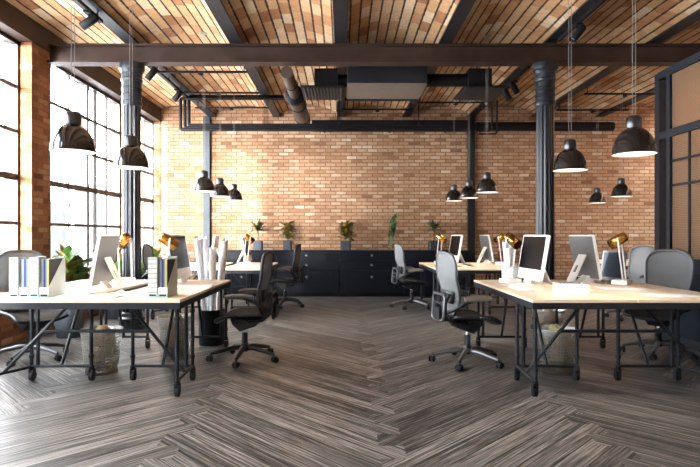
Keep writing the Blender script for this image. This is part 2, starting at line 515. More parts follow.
# left wall: sill wall, piers and head; openings between the piers
BAYS = [(-0.5, 1.2), (1.75, 3.55), (4.1, 6.85), (7.3, 9.95), (10.22, 11.66)]  # first opening, out of view, shortened so the wall keeps sun off the file boxes
ZSILL = 0.62; ZHEAD = 3.72
wl = MB()
wl.box(XG-0.17, XL+0.05, YF, YB, 0, ZSILL)
edges = [YF] + [y for b in BAYS for y in b] + [YB]
for i in range(0, len(edges), 2):
    wl.box(XG-0.17, XL, edges[i], edges[i+1], ZSILL, ZHEAD)
struct(wl.build('wall_left', M['pier']))
struct(MB().box(XG-0.17, XL+0.02, YF, YB, ZHEAD, 4.4).build('trim_1', M['beam']))
tr = [0.85, 1.42, 2.0, 2.58, 3.14]
for wi, (a, b) in enumerate(BAYS):
    w = struct(empty('window_%d' % (wi+1), (XG, (a+b)/2, ZSILL)))
    ox, oy, oz = XG, (a+b)/2, ZSILL
    f = MB()
    def fb(y0, y1, z0, z1, d=0.03): f.box(-d, d, y0-oy, y1-oy, z0-oz, z1-oz)
    fb(a, a+0.05, ZSILL, ZHEAD); fb(b-0.05, b, ZSILL, ZHEAD); fb(a, b, ZSILL, ZSILL+0.05); fb(a, b, ZHEAD-0.05, ZHEAD)
    n = max(2, round((b-a)/0.44))
    ys = [a+(b-a)*k/n for k in range(1, n)]
    if wi == 3: ys = [8.10, 8.70, 8.99, 9.40]
    if wi == 2: ys = [4.55, 5.0, 5.45, 5.9, 6.38]
    for y in ys:
        th = 0.038 if (wi == 3 and y == 8.70) else 0.021
        fb(y-th, y+th, ZSILL, ZHEAD, 0.022)
    for z in tr:
        th = 0.04 if z == 2.0 else 0.021
        fb(a, b, z-th, z+th, 0.018)
    f.build('window_frame', M['mullion'], w)
    MB().box(-0.004, 0.004, a-oy, b-oy, 0, ZHEAD-oz).build('pane', M['glass'], w)
    # rendered outer reveal of the thick wall, seen through the panes
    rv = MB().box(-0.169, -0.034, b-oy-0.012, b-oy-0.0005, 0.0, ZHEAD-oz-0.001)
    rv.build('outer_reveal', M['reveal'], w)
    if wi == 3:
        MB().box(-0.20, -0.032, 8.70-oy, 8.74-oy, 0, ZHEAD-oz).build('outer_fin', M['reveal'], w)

# ------------------------------------------------------------------ steel and columns
def ibeam_x(mb, x0, x1, y0, y1, z0, z1, t=0.03):
    ym = (y0+y1)/2
    mb.box(x0, x1, y0, y1, z0, z0+t); mb.box(x0, x1, y0, y1, z1-t, z1); mb.box(x0, x1, ym-0.02, ym+0.02, z0+t, z1-t)
mbm = MB(); ibeam_x(mbm, -3.955, XR-0.002, 7.20, 7.38, 3.575, ZS, 0.024)
o = mbm.build('cross_beam', M['beam'], origin=(0, 7.29, 3.575))
tag(o, 'long brown steel I-beam crossing the whole room on the iron columns', 'beam')
RIBLAB = ['dark steel ceiling rib above the left windows', 'dark steel ceiling rib carrying track lights over the left column',
  'dark steel ceiling rib, second to the right of the left column', 'dark steel ceiling rib running down the middle of the room',
  'dark steel ceiling rib, between the middle rib and the right column', 'dark steel ceiling rib with track light over the right column',
  'dark steel ceiling rib above the glass partition', 'dark steel ceiling rib over the far right desk', 'dark steel ceiling rib along the right wall']
for k, x in enumerate(RIBX):
    m = MB(); w = 0.085 if 0 < k < 8 else 0.06
    m.box(x-w, x+w, YF, YB, ZS, ZS+0.025); m.box(x-0.03, x+0.03, YF, YB, ZS+0.025, ZS+0.16)
    if k in (0, 8): continue
    o = m.build('ceiling_rib', M['steel'], origin=(x, 4.5, ZS))
    tag(o, RIBLAB[k], 'beam', 'ceiling ribs between the brick vaults')

def column(x, lab):
    t = empty('iron_column', (x, 7.29, 0)); tag(t, lab, 'column', 'fluted iron columns')
    flute = lambda a, z: 1-0.11*(0.5+0.5*math.cos(a*12))**1.5
    MB().lathe([(0.120,0.22),(0.118,1.5),(0.115,3.04)], 160, rad=flute).build('shaft', M['iron'], t)
    MB().lathe([(0.19,0),(0.19,0.06),(0.165,0.07),(0.165,0.12),(0.175,0.13),(0.175,0.16),(0.14,0.18),(0.135,0.22),(0.12,0.24)], 32, smooth=False).build('base', M['iron'], t)
    MB().lathe([(0.113,3.0),(0.128,3.01),(0.135,3.03),(0.135,3.06),(0.126,3.07),(0.126,3.12),(0.134,3.13),(0.134,3.155),(0.126,3.165),(0.126,3.21),(0.134,3.22),(0.134,3.245),(0.126,3.255),(0.128,3.32),(0.140,3.335),(0.143,3.36),(0.132,3.375),(0.136,3.44),(0.150,3.47),(0.165,3.49),(0.168,3.52),(0.168,3.575)], 32, smooth=False).build('capital', M['iron'], t)
column(-2.85, 'dark fluted iron column beside the left windows')
column(2.73, 'dark fluted iron column right of the middle, behind the right desks')
for x, m_, lab in ((-2.93, M['post'], 'grey steel post on the brick back wall behind the left pendants'), (2.76, M['steel'], 'black steel post on the brick back wall behind the right pendants')):
    p = MB(); p.box(x-0.07, x+0.07, YB-0.10, YB-0.08, 0, ZS); p.box(x-0.07, x+0.07, YB-0.02, YB-0.001, 0, ZS); p.box(x-0.012, x+0.012, YB-0.08, YB-0.02, 0, ZS)
    o = p.build('wall_post', m_, origin=(x, YB-0.05, 0)); tag(o, lab, 'post', 'steel posts on the back wall')

# ------------------------------------------------------------------ services under the ceiling
t = empty('round_duct', (-0.77, 8.6, 3.5)); tag(t, 'brown round air duct running to the back wall, left of the middle', 'duct')
MB().lathe([(0.085,-1.2),(0.085,-0.02)], 28, R('X',-90)).build('narrow_pipe', M['duct'], t)
MB().lathe([(0.09,-0.06),(0.15,-0.04),(0.155,0.10),(0.14,0.12)], 28, R('X',-90)).build('collar', M['dkmetal'], t)
MB().lathe([(0.135,0.1),(0.135,1.95)], 28, R('X',-90)).build('wide_pipe', M['duct'], t)
for y in (-0.6, 0.6, 1.6):
    hg = MB().tube((0, y, 0.07), (0, y, vault_z(-0.77)-3.5), 0.006, n=6); hg.lathe([(0.142 if y>0 else 0.09, y-0.015),(0.148 if y>0 else 0.096, y),(0.142 if y>0 else 0.09, y+0.015)], 28, R('X',-90))
    hg.build('hanger', M['dkmetal'], t)

t = empty('air_handler', (0.63, 8.15, 3.42)); tag(t, 'dark boxed air handler with beige underside hanging in the middle', 'air conditioner')
MB().box(-0.57,0.57,-0.45,0.45,0.02,0.33).build('housing', M['steel'], t, bevel=0.006)
MB().box(-0.57,0.57,-0.44,0.40,0.0,0.02).build('bottom_panel', M['beige'], t)
MB().box(-0.60,0.60,0.41,0.47,-0.015,0.03).build('rear_lip', M['dkmetal'], t)
for sx in (-0.5, 0.5):
    for sy in (-0.35, 0.35): MB().tube((sx, sy, 0.33), (sx, sy, vault_z(0.63+sx)-3.42), 0.008, n=6).build('hanger', M['dkmetal'], t)
def cassette(x, lab, gx0, gx1):
    t = empty('air_outlet', (x, 8.15, 3.36)); tag(t, lab, 'air vent', 'ceiling air outlets')
    MB().box(-0.17,0.17,-0.22,0.22,0.06,0.36).build('plenum_box', M['dkmetal'], t, bevel=0.005)
    MB().box(gx0,gx1,-0.38,0.40,0.05,0.065).build('grille_frame', M['dkmetal'], t)
    n = 12
    for k in range(n):
        xx = gx0+0.02+(gx1-gx0-0.04)*(k+0.5)/n
        m = MB().box(-0.016,0.016,-0.36,0.38,-0.003,0.003, T(xx,0,0.035) @ R('Y',40))
        m.build('slat', M['steel'], t)
    MB().tube((0,0,0.36),(0,0,vault_z(x)+0.03-3.36),0.01,n=6).build('hanger', M['dkmetal'], t)
cassette(-0.25, 'dark louvred air outlet left of the air handler', -0.36, 0.26)
cassette(2.02, 'dark louvred air outlet right of the air handler', -0.28, 0.34)
m = MB().tube((1.201,8.10,3.59),(1.849,8.10,3.59),0.095,n=24); o = m.build('flexible_duct', M['dkmetal'], origin=(1.5,8.10,3.59))
tag(o, 'black round duct joining air handler to right air outlet', 'duct', 'short black ducts at the air handler')
m = MB().tube((-0.079,8.10,3.58),(0.059,8.10,3.58),0.095,n=24); o = m.build('flexible_duct', M['dkmetal'], origin=(0,8.10,3.58))
tag(o, 'black stub duct joining air handler to left air outlet', 'duct', 'short black ducts at the air handler')

# pipes along the back wall
def hung(name, lab, cat, pts_list, r, mat, hang=(), group=None, n=10, square=False):
    m = MB()
    for pts in pts_list: m.path(pts, r, n)
    for (x, y, z) in hang: m.tube((x, y, z), (x, y, ZS-0.0005), 0.007, n=6)
    o = m.build(name, mat, origin=pts_list[0][0]); tag(o, lab, cat, group); return o
Yp = 9.75
def bend(p0, p1, p2, r=0.045, n=5):
    p0, p1, p2 = Vector(p0), Vector(p1), Vector(p2)
    a = p1+(p0-p1).normalized()*r; b = p1+(p2-p1).normalized()*r
    return [tuple((a*(1-k/n)+p1*(k/n))*(1-k/n)+(p1*(1-k/n)+b*(k/n))*(k/n)) for k in range(n+1)]
PX = lambda px, Y: (px-343)*Y/F
PZ = lambda py, Y: H-(py-235)*Y/F
for k, (px, zt, zb) in enumerate(((180.5, 98.5, 129.5), (184.5, 97, 127), (188, 95.5, 124.5))):
    x = PX(px, Yp); z1 = PZ(zt, Yp); z0 = PZ(zb, Yp)
    pts = [(PX(284,Yp)-0.01*k, Yp+0.03*k, z1)] + bend((0,Yp+0.03*k,z1),(x,Yp+0.03*k,z1),(x,Yp+0.03*k,z0)) + bend((x,Yp+0.03*k,z1),(x,Yp+0.03*k,z0),(0,Yp+0.03*k,z0)) + [(PX(470 if k<2 else 340,Yp), Yp+0.03*k, z0)]
    hung('conduit', ['black conduit loop on back wall, outermost of the three', 'black conduit loop on back wall, middle of the three', 'black conduit loop on back wall, innermost of the three'][k], 'pipe', [pts], 0.030, M['dkmetal'],
         hang=[(RIBX[2]+0.03*k, Yp+0.03*k, z0), (RIBX[3]-0.07+0.02*k, Yp+0.03*k, z0)] + ([(RIBX[4], Yp+0.03*k, z0)] if k < 2 else []), group='conduit loops on the back wall')
m = MB().box(PX(312,11.35), PX(470,11.35), 11.25, 11.44, PZ(131,11.35), PZ(121,11.35))
for x in (-0.4, 1.0, 2.2): m.box(x-0.02, x+0.02, 11.44, YB, PZ(130,11.35), PZ(129,11.35))
o = m.build('square_duct', M['dkmetal'], origin=(1.0,11.35,PZ(131,11.35))); tag(o, 'black square duct along the middle of the brick back wall', 'duct')
m = MB().tube((PX(476,11.45),11.45,PZ(126.5,11.45)),(PX(613,11.45),11.45,PZ(126.5,11.45)),0.095,n=20)
for x in (3.4, 5.0): m.box(x-0.02, x+0.02, 11.45, YB, PZ(126.5,11.45)-0.02, PZ(126.5,11.45)+0.02)
o = m.build('round_pipe', M['dkmetal'], origin=(4.2,11.45,PZ(126.5,11.45))); tag(o, 'fat black round pipe on back wall right of the black post', 'pipe')
for k, px in enumerate((492, 497)):
    Yd = 11.2-0.06*k; x = PX(px, Yd); zb = PZ(131,Yd)-0.06*k
    pts = [(x, Yd, vault_z(x)-0.002)] + bend((x,Yd,4),(x,Yd,zb),(x-0.3,Yd,zb),0.07) + [(PX(479,Yd), Yd, zb)]
    hung('drop_pipe', ['thin black pipe dropping from ceiling beside black post, inner one', 'thin black pipe dropping from ceiling beside black post, outer one'][k], 'pipe', [pts], 0.018, M['dkmetal'], group='drop pipes by the black post')
# sprinkler pipes
SP = [(8.05,1,2,'under the left vault, nearest to the cross beam'),(9.23,1,2,'under the left vault, middle of its three'),(10.31,1,2,'under the left vault, nearest to the back wall'),
      (9.3,6,7,'under the far right vault, nearer one'),(10.5,6,7,'under the far right vault, farther one'),(10.45,3,4,'under the middle vault behind the air handler'),(9.9,4,5,'under the vault left of the right column')]
for (y, a, b, w) in SP:
    x0, x1 = RIBX[a], RIBX[b]; L = (x1-x0)/2
    t = empty('sprinkler_pipe', ((x0+x1)/2, y, 3.70)); tag(t, 'thin black sprinkler pipe '+w, 'pipe', 'sprinkler pipes')
    m = MB().tube((-L,0,0),(L,0,0),0.018,n=8)
    for x in (-L+0.05, L-0.05): m.tube((x,0,0),(x,0,ZS-3.70-0.0005),0.008,n=6)
    m.build('pipe_run', M['dkmetal'], t)
    MB().lathe([(0.012,0),(0.03,-0.02),(0.05,-0.035),(0.02,-0.05),(0.0,-0.055)],12).build('sprinkler_head', M['dkmetal'], t)

# track lights under the ribs
def track(x, y0, y1, spots, lab):
    t = empty('track_light', (x, (y0+y1)/2, ZS)); tag(t, lab, 'track light', 'track lights under the ceiling ribs')
    L = (y1-y0)/2
    MB().box(-0.022,0.022,-L,L,-0.085,-0.045).build('track', M['dkmetal'], t, bevel=0.003)
    for y in (-L+0.1, 0, L-0.1): MB().tube((0,y,-0.05),(0,y,0.0),0.01,n=6).build('bracket', M['dkmetal'], t)
    for (y, yaw, pit) in spots:
        mm = T(0, y-(y0+y1)/2, -0.085)
        h = MB().tube((0,0,0),(0,0,-0.06),0.012,n=8,M=mm).box(-0.035,0.035,-0.07,0.07,-0.02,0.0,mm)
        hd = mm @ T(0,0,-0.10) @ R('Z',yaw) @ R('Y',pit)
        h.lathe([(0.035,-0.11),(0.048,-0.09),(0.048,0.10),(0.038,0.10),(0.034,0.06)],16,hd)
        b = h.build('spot_head', M['dkmetal'], t)
        MB().lathe([(0.0,0.072),(0.036,0.070)],16,hd).build('lens', M['lens'], b)
track(-2.82, 4.7, 6.3, [(6.0, 180, 125)], 'black track light with spot, near left corner of the ceiling')
track(2.76, 4.9, 6.9, [(6.35, 180, 140)], 'black track light with spot under the rib right of the middle, near the camera')
track(-2.82, 7.8, 9.7, [(7.95, 180, 140), (9.2, 180, 140)], 'black track light with two spots behind the left column')
track(2.76, 8.0, 10.0, [(8.7, 0, 150), (9.1, 0, 150)], 'black track light with two spots left of the right column top')

# ------------------------------------------------------------------ pendant lamps
def pendant(px, rim, first, lab, group):
    Y = 0.60/(rim-235)*-F if rim < 235 else 8
    x = (px-343)*Y/F; z = 1.87
    if first is None:
        t = empty('pendant_lamp', (x, Y, z))
        prof = []
        for k in range(13):
            a = math.radians(4+84*k/12)
            prof.append((0.150*math.cos(a)**0.85 if k < 12 else 0.05, 0.20*math.sin(a)))
        prof = [(r, zz) for r, zz in prof if r > 0.052] + [(0.052, 0.197)]
        sh = MB().lathe_open([(0.153,0.0)]+prof, 40)
        sh.build('shade', M['black'], t)
        MB().lathe_open([(0.153,0.0),(0.146,0.001)]+[(r-0.006, zz-0.004) for r, zz in prof], 40).build('reflector', M['white_enamel'], t)
        MB().lathe([(0.052,0.19),(0.056,0.205),(0.056,0.27),(0.045,0.285),(0.012,0.29)], 24).build('cap', M['chrome'], t)
        MB().lathe([(0.0,0.03),(0.025,0.04),(0.036,0.07),(0.030,0.10),(0.018,0.13),(0.018,0.19)], 16).build('bulb', M['bulb'], t)
    else:
        t = dup(first, (x, Y, z))
    L = vault_z(x)+0.02-z
    MB().tube((-0.012,0,0.285),(-0.012,0,L),0.0022,n=6).tube((0.012,0,0.285),(0.012,0,L),0.0022,n=6).lathe([(0.05,L-0.03),(0.05,L)],16).build('cord', M['cord'], t)
    tag(t, lab, 'lamp', group)
    return t
def clear_cord(): pass
PL = [(73,152,'black dome pendant lamp in front of the brick pier, leftmost and largest on the left','pendants over the left front desks'),
 (131,168,'black dome pendant lamp hanging in front of the left iron column','pendants over the left front desks'),
 (204,191.5,'black dome pendant lamp by the grey wall post, left of its three','pendants over the left rear desks'),
 (220,196.5,'black dome pendant lamp by the grey wall post, middle of its three','pendants over the left rear desks'),
 (234,200.5,'black dome pendant lamp by the grey wall post, right of its three','pendants over the left rear desks'),
 (454,201,'black dome pendant lamp by the black wall post, left of its three','pendants over the right rear desks'),
 (469,198,'black dome pendant lamp by the black wall post, middle of its three','pendants over the right rear desks'),
 (487,192.5,'black dome pendant lamp by the black wall post, right and largest of its three','pendants over the right rear desks'),
 (570,170.5,'black dome pendant lamp hanging just right of the right iron column','pendants over the right front desks'),
 (634,154.5,'large black dome pendant lamp beside the glass partition post','pendants over the right front desks'),
 (597.5,203,'small black dome pendant lamp before the lit brick wall far right, left of the pair','pendants over the far right desk'),
 (621.5,196.5,'small black dome pendant lamp before the brick wall far right, right of the pair','pendants over the far right desk')]
proto = None
protos = []
for (px, rim, lab, g) in PL:
    Y = 0.60/(235-rim)*F
    x = (px-343)*Y/F
    if proto is None:
        proto = pendant(px, rim, None, lab, g)
    else:
        t = empty('pendant_lamp', (x, Y, 1.87)); tag(t, lab, 'lamp', g)
        for ch in proto.children:
            if ch.name.startswith('cord'): continue
            c = ch.copy(); C.objects.link(c); c.parent = t
        L = vault_z(x)+0.02-1.87
        MB().tube((-0.012,0,0.285),(-0.012,0,L),0.0022,n=6).tube((0.012,0,0.285),(0.012,0,L),0.0022,n=6).lathe([(0.05,L-0.03),(0.05,L)],16).build('cord', M['cord'], t)

for t in [o for o in C.objects if o.name.startswith('pendant_lamp')]:
    L = bpy.data.lights.new('lamp_glow', 'SPOT'); L.energy = 24.0; L.spot_size = math.radians(88); L.spot_blend = 0.7; L.color = (1.0,0.90,0.76); L.shadow_soft_size = 0.04
    lo = bpy.data.objects.new('lamp_glow', L); C.objects.link(lo); lo.parent = t; lo.location = (0,0,-0.005)

# ------------------------------------------------------------------ desks
ZT = 0.765
def desk(s, lab, loc):
    t = empty('workstation_desk', loc); tag(t, lab, 'desk', 'pipe-framed workstation desks')
    P = lambda u, y: (s*u, y)
    inner = [P(0,0),P(.82,0),P(.82,.47),P(.66,.66),P(.66,1.90),P(0,1.90)]
    outer = [P(.825,0),P(1.68,0),P(1.68,1.90),P(.825,1.90)]
    MB().prism(inner, 0.742, ZT).build('tabletop', M['top'], t, bevel=0.003)
    MB().prism(outer, 0.742, ZT).build('tabletop', M['top'], t, bevel=0.003)
    ap = MB()
    def rail(a, b, w=0.03):
        a = Vector((*P(*a), 0)); b = Vector((*P(*b), 0)); d = (b-a).normalized(); nrm = Vector((-d.y, d.x, 0))*w/2
        ap.prism([(a+nrm).to_2d()[:], (b+nrm).to_2d()[:], (b-nrm).to_2d()[:], (a-nrm).to_2d()[:]], 0.692, 0.742)
    c = 0.016
    for a, b in (((0,c),(1.68,c)),((c,0.03),(c,1.87)),((1.68-c,0.03),(1.68-c,1.87)),((0,1.9-c),(.66,1.9-c)),((.825,1.9-c),(1.68,1.9-c)),((.84,.48),(.84,1.87)),((.66-c,.68),(.66-c,1.87)),((.81,.48),(.65,.67))):
        rail(a, b)
    ap.build('apron', M['pipe'], t)
    r = 0.0155
    legs = [(0.03,0.03),(1.65,0.03)]
    for dy in (0.50, 1.85):
        for u in (0.04, 0.56, 0.92, 1.44): legs.append((u, dy))
    for (u, y) in legs:
        x = s*u
        m = MB().tube((x,y,0.10),(x,y,0.692),r,n=12)
        for z in (0.105, 0.20, 0.60): m.tube((x,y,z),(x,y,z+0.03),r*1.4,n=12)
        m.build('leg', M['pipe'], t)
        ca = MB().box(x-0.022,x-0.017,y-0.012,y+0.028,0.03,0.105).box(x+0.017,x+0.022,y-0.012,y+0.028,0.03,0.105).tube((x,y,0.095),(x,y,0.125),0.022,n=12)
        co = ca.build('caster', M['rubber'], t)
        MB().tube((x-0.014,y+0.014,0.042),(x+0.014,y+0.014,0.042),0.042,n=20).build('wheel', M['rubber'], co)
    for dy in (0.50, 1.85):
        for u in (0.095, 1.385):
            x = s*u
            MB().tube((x,dy,0.12),(x,dy,0.692),r,n=12).build('upright', M['pipe'], t)
        for u0, u1 in ((0.04,0.56),(0.92,1.44)):
            MB().tube((s*u0,dy,0.13),(s*u1,dy,0.13),0.013,n=10).build('stretcher', M['pipe'], t)
    for u, uc in ((0.04,0.03),(1.44,1.65)):
        MB().tube((s*u,0.50,0.125),(s*uc,0.03,0.125),0.013,n=10).build('stretcher', M['pipe'], t)
    # inverted V of braces behind the front edge, with its cross tie
    MB().tube((s*0.50,0.27,0.692),(s*0.035,0.27,0.125),0.014,n=10).build('brace', M['pipe'], t)
    MB().tube((s*1.00,0.27,0.692),(s*1.545,0.27,0.125),0.014,n=10).build('brace', M['pipe'], t)
    MB().tube((s*0.32,0.27,0.475),(s*1.21,0.27,0.475),0.014,n=10).build('cross_tie', M['pipe'], t)
    for u in (0.30, 1.18):
        MB().tube((s*u,0.50,0.13),(s*u,0.87,0.70),0.014,n=10).build('brace', M['pipe'], t)
        MB().tube((s*u,1.85,0.13),(s*u,1.60,0.70),0.014,n=10).build('brace', M['pipe'], t)
    ct = MB()
    for yy in (0.27, 0.87, 1.60): ct.box(min(s*0.02,s*0.66),max(s*0.02,s*0.66),yy-0.02,yy+0.02,0.70,0.742).box(min(s*0.83,s*1.66),max(s*0.83,s*1.66),yy-0.02,yy+0.02,0.70,0.742)
    ct.box(min(s*.66,s*.83), max(s*.66,s*.83), 0.25,0.29,0.70,0.742)
    ct.build('crossbar', M['pipe'], t)
    return t
LX, RX_, NY, BY = -1.27, 1.475, 4.20, 8.05
dl = desk(-1, 'left front workstation desk with pale top and black pipe legs on casters', (LX, NY, 0))
dr = desk(1, 'right front workstation desk with pale top and black pipe legs on casters', (RX_, NY, 0))
dup(dl, (-1.20, BY, 0), label='left rear workstation desk with pale top, behind the paper rolls')
dup(dr, (1.40, BY, 0), label='right rear workstation desk with pale top, before the black wall post')
dup(dr, (4.75, 9.2, 0), label='far right workstation desk behind the front desks, by the glass partition')

# ------------------------------------------------------------------ monitors
def monitor(loc, yaw, lab, first=None):
    if first: return dup(first, loc, yaw, lab)
    t = empty('desktop_monitor', loc, yaw); tag(t, lab, 'monitor', 'white desktop monitors')
    A = T(0,0,0.04) @ R('Y',-10)
    # screen faces +x
    m = MB().prism(rrect(0.28,0.235,0.015), -0.014, 0.014, A @ T(0,0,0.235) @ R('Z',90) @ R('X',90))
    m.build('housing', M['white'], t)
    MB().prism(rrect(0.255,0.172,0.004), 0, 0.003, A @ T(0.0135,0,0.282) @ R('Z',90) @ R('X',90)).build('screen', M['screen'], t)
    MB().prism(rrect(0.272,0.227,0.012), 0, 0.006, A @ T(-0.0195,0,0.235) @ R('Z',90) @ R('X',90)).build('back_cover', M['alu'], t)
    st = MB()
    a = A @ Vector((-0.018,0,0.26)); b = Vector((-0.20,0,0.0))
    d = b-a; ang = math.degrees(math.atan2(-d.x, -d.z)); L = d.length
    SM = T(*b) @ R('Y', -ang+0) 
    # plate with a slot, built of four bars
    ax = (a-b).normalized(); w = 0.085; tk = 0.007
    nn = Vector((ax.z,0,-ax.x))
    def plate(y0,y1,s0,s1):
        vs = []
        for s_ in (s0,s1):
            for y in (y0,y1):
                for q in (-tk,tk):
                    p = b+ax*s_*L+nn*q; vs.append((p.x,y,max(p.z,0.0)))
        st.add(vs, [(0,1,3,2),(4,6,7,5),(0,4,5,1),(2,3,7,6),(0,2,6,4),(1,5,7,3)])
    plate(-w,w,0,0.35); plate(-w,w,0.6,1.0); plate(-w,-0.03,0.35,0.6); plate(0.03,w,0.35,0.6)
    st.box(-0.215,-0.10,-w,w,0,0.008)
    st.prism([(-0.10,0),(0.03,0),(0.01,0.07),(-0.03,0.07)], -w, w, R('X',90))
    st.build('stand', M['white'], t, bevel=0.002)
    return t
zt = ZT+0.0005
mon = monitor((1.95, 5.66, zt), PI+math.radians(6), 'white monitor with black screen facing the aisle on the right front desk')
monitor((-2.30, 5.12, zt), PI-math.radians(-6), 'white monitor seen from behind on the left front desk, beside red-green plant', mon)
monitor((-1.72, 5.78, zt), math.radians(-3), 'monitor behind the right white file boxes on the left front desk', mon)
monitor((2.655, 5.84, zt), math.radians(1), 'grey-backed monitor with white stand on the right front desk, right of column', mon)
monitor((-2.20, 9.05, zt), PI-math.radians(-6), 'small monitor above the paper rolls on the left rear desk', mon)
monitor((-1.68, 9.62, zt), math.radians(0), 'monitor behind the brass lamp on the left rear desk', mon)
monitor((1.92, 9.45, zt), PI+math.radians(6), 'monitor facing the aisle on the right rear desk, left of black post', mon)
monitor((2.58, 9.55, zt), math.radians(1), 'grey-backed monitor on the right rear desk, right of black post', mon)

# low display on the far corner of the right front desk
t = empty('tablet_display', (2.98, 6.0, zt), math.radians(-150)); tag(t, 'grey-framed small display leaning between the two white lamp rods', 'display')
A = T(0,0,0.004) @ R('Y',-12)
MB().prism(rrect(0.14,0.165,0.012), -0.008, 0.008, A @ T(0,0,0.165) @ R('Z',90) @ R('X',90)).build('housing', M['alu'], t)
MB().prism(rrect(0.12,0.14,0.004), 0, 0.002, A @ T(0.0075,0,0.170) @ R('Z',90) @ R('X',90)).build('screen', simple('blue_grey_screen', (0.07,0.095,0.13), 0.15), t)
MB().box(-0.006,0.006,-0.03,0.03,0,0.22, T(-0.12,0,0) @ R('Y',22)).build('stand', M['alu'], t)

# ------------------------------------------------------------------ brass desk lamps
def lamp(loc, yaw, lab, first=None):
    if first: return dup(first, loc, yaw, lab)
    t = empty('desk_lamp', loc, yaw); tag(t, lab, 'lamp', 'brass desk lamps')
    MB().box(-0.075,0.075,-0.09,0.09,0,0.045).build('base', M['white'], t, bevel=0.006)
    for sy in (-1, 1):
        MB().tube((-0.03,sy*0.062,0.04),(0.02,sy*0.072,0.475),0.0075,n=10).build('rod', M['white'], t)
    hd = T(0.02,0,0.455) @ R('Y',122)
    MB().lathe_open([(0.008,-0.085),(0.038,-0.08),(0.050,-0.065),(0.053,0.0),(0.056,0.105),(0.053,0.105)], 28, hd).build('lamp_head', M['brass'], t)
    MB().lathe_open([(0.053,0.105),(0.048,0.0),(0.03,-0.05),(0.004,-0.055)], 28, hd).build('head_lining', M['brassin'], t)
    MB().tube((0.02,-0.075,0.455),(0.02,0.075,0.455),0.009,n=10).build('pivot', M['brass'], t)
    return t
lp = lamp((1.77, 5.72, zt), math.radians(-62), 'brass lamp on white rods beside the black screen, right front desk')
lamp((2.86, 5.55, zt), math.radians(140), 'brass lamp on white rods at the outer end of the right front desk', lp)
lamp((-2.34, 5.80, zt), math.radians(125), 'brass lamp on white rods behind the grey monitor back, left front desk', lp)
lamp((-1.72, 5.22, zt), math.radians(40), 'brass lamp just behind the right white file boxes, left front desk', lp)
lamp((-1.62, 9.12, zt), math.radians(40), 'brass lamp standing on the left rear desk by the aisle', lp)
lamp((1.72, 9.60, zt), math.radians(-38), 'brass lamp standing on the right rear desk by the aisle', lp)
lamp((2.72, 9.28, zt), math.radians(140), 'brass lamp on the right rear desk right of the black wall post', lp)

# ------------------------------------------------------------------ file boxes
def magfile(x, y, spine, lab):
    t = empty('magazine_file', (x, y, zt)); tag(t, lab, 'file box', 'white file boxes')
    w = 0.039; hgt = 0.325; d = 0.26; th = 0.003
    m = MB()
    m.box(-w,w,0,d,0,th)
    if spine:
        m.box(-w,w,0,th,0,hgt); side = [(0,0),(d,0),(d,0.09),(0.10,hgt),(0,hgt)]; m.box(-w,w,d-th,d,0,0.09)
    else:
        m.box(-w,w,d-th,d,0,hgt); side = [(0,0),(d,0),(d,hgt),(d-0.02,hgt),(0,0.085)]; m.box(-w,w,0,th,0,0.085)
    SM = Matrix(((0,0,1,0),(1,0,0,0),(0,1,0,0),(0,0,0,1)))
    m.prism(side, -w, -w+th, SM); m.prism(side, w-th, w, SM)
    m.build('box_body', M['file'], t)
    MB().box(-w-0.0008,w+0.0008,-0.0008,d,0,0.012).build('base_strip', M['teal'], t)
    if spine: MB().box(-w+0.003,w-0.003,-0.0012,0,0.03,0.318).build('ruled_label', M['ruled'], t)
    else: MB().box(-w+0.003,w-0.003,-0.0012,0,0.03,0.08).build('front_label', M['paper'], t)
    MB().box(-0.027,0.027,-0.002,0,0.013,0.027).build('name_strip', M['dkmetal'], t)
    return t
FC = {k: simple('card_'+k, c, 0.6) for k, c in dict(blue=(0.27,0.38,0.41), purple=(0.050,0.018,0.22), green=(0.12,0.30,0.17), cream=(0.45,0.39,0.26), yellow=(0.62,0.50,0.12), charcoal=(0.025,0.025,0.03)).items()}
def folders(x, y, where, kinds):
    x0 = x-0.033
    for (k, th) in kinds:
        m = MB().box(0, th-0.0008, 0.0, 0.225, 0, 0.305)
        o = m.build('card_folder', FC[k]); o.location = (x0, y+0.022, zt+0.0035); x0 += th
        o['label'] = '%s card folder standing in the %s' % ({'blue':'pale blue','charcoal':'charcoal'}.get(k,k), where); o['category'] = 'folder'; o['group'] = 'card folders in the file boxes'
xs = [PX(14.5,4.35)+0.081*k for k in range(4)]
yf = 4.34
magfile(xs[0], yf, True, 'white file box with ruled spine, leftmost of the left four')
magfile(xs[1], yf, False, 'open white file box with purple folder, second of the left four')
magfile(xs[2], yf, True, 'white file box with ruled spine, third of the left four')
magfile(xs[3], yf, False, 'open white file box with charcoal folder, rightmost of the left four')
folders(xs[1], yf, 'second of the four left file boxes', [('blue',0.020),('purple',0.020),('green',0.013),('cream',0.012)])
folders(xs[3], yf, 'rightmost of the four left file boxes', [('blue',0.016),('purple',0.018),('green',0.010),('cream',0.008),('yellow',0.007),('charcoal',0.008)])
xr_ = [PX(153.5,4.36), PX(153.5,4.36)+0.081]
magfile(xr_[0], yf, True, 'white file box with ruled spine, left of the pair by the aisle')
magfile(xr_[1], yf, False, 'open white file box with folders, right of the pair by the aisle')
folders(xr_[1], yf, 'open file box of the pair by the aisle', [('blue',0.016),('purple',0.018),('green',0.010),('cream',0.008),('yellow',0.007),('charcoal',0.008)])

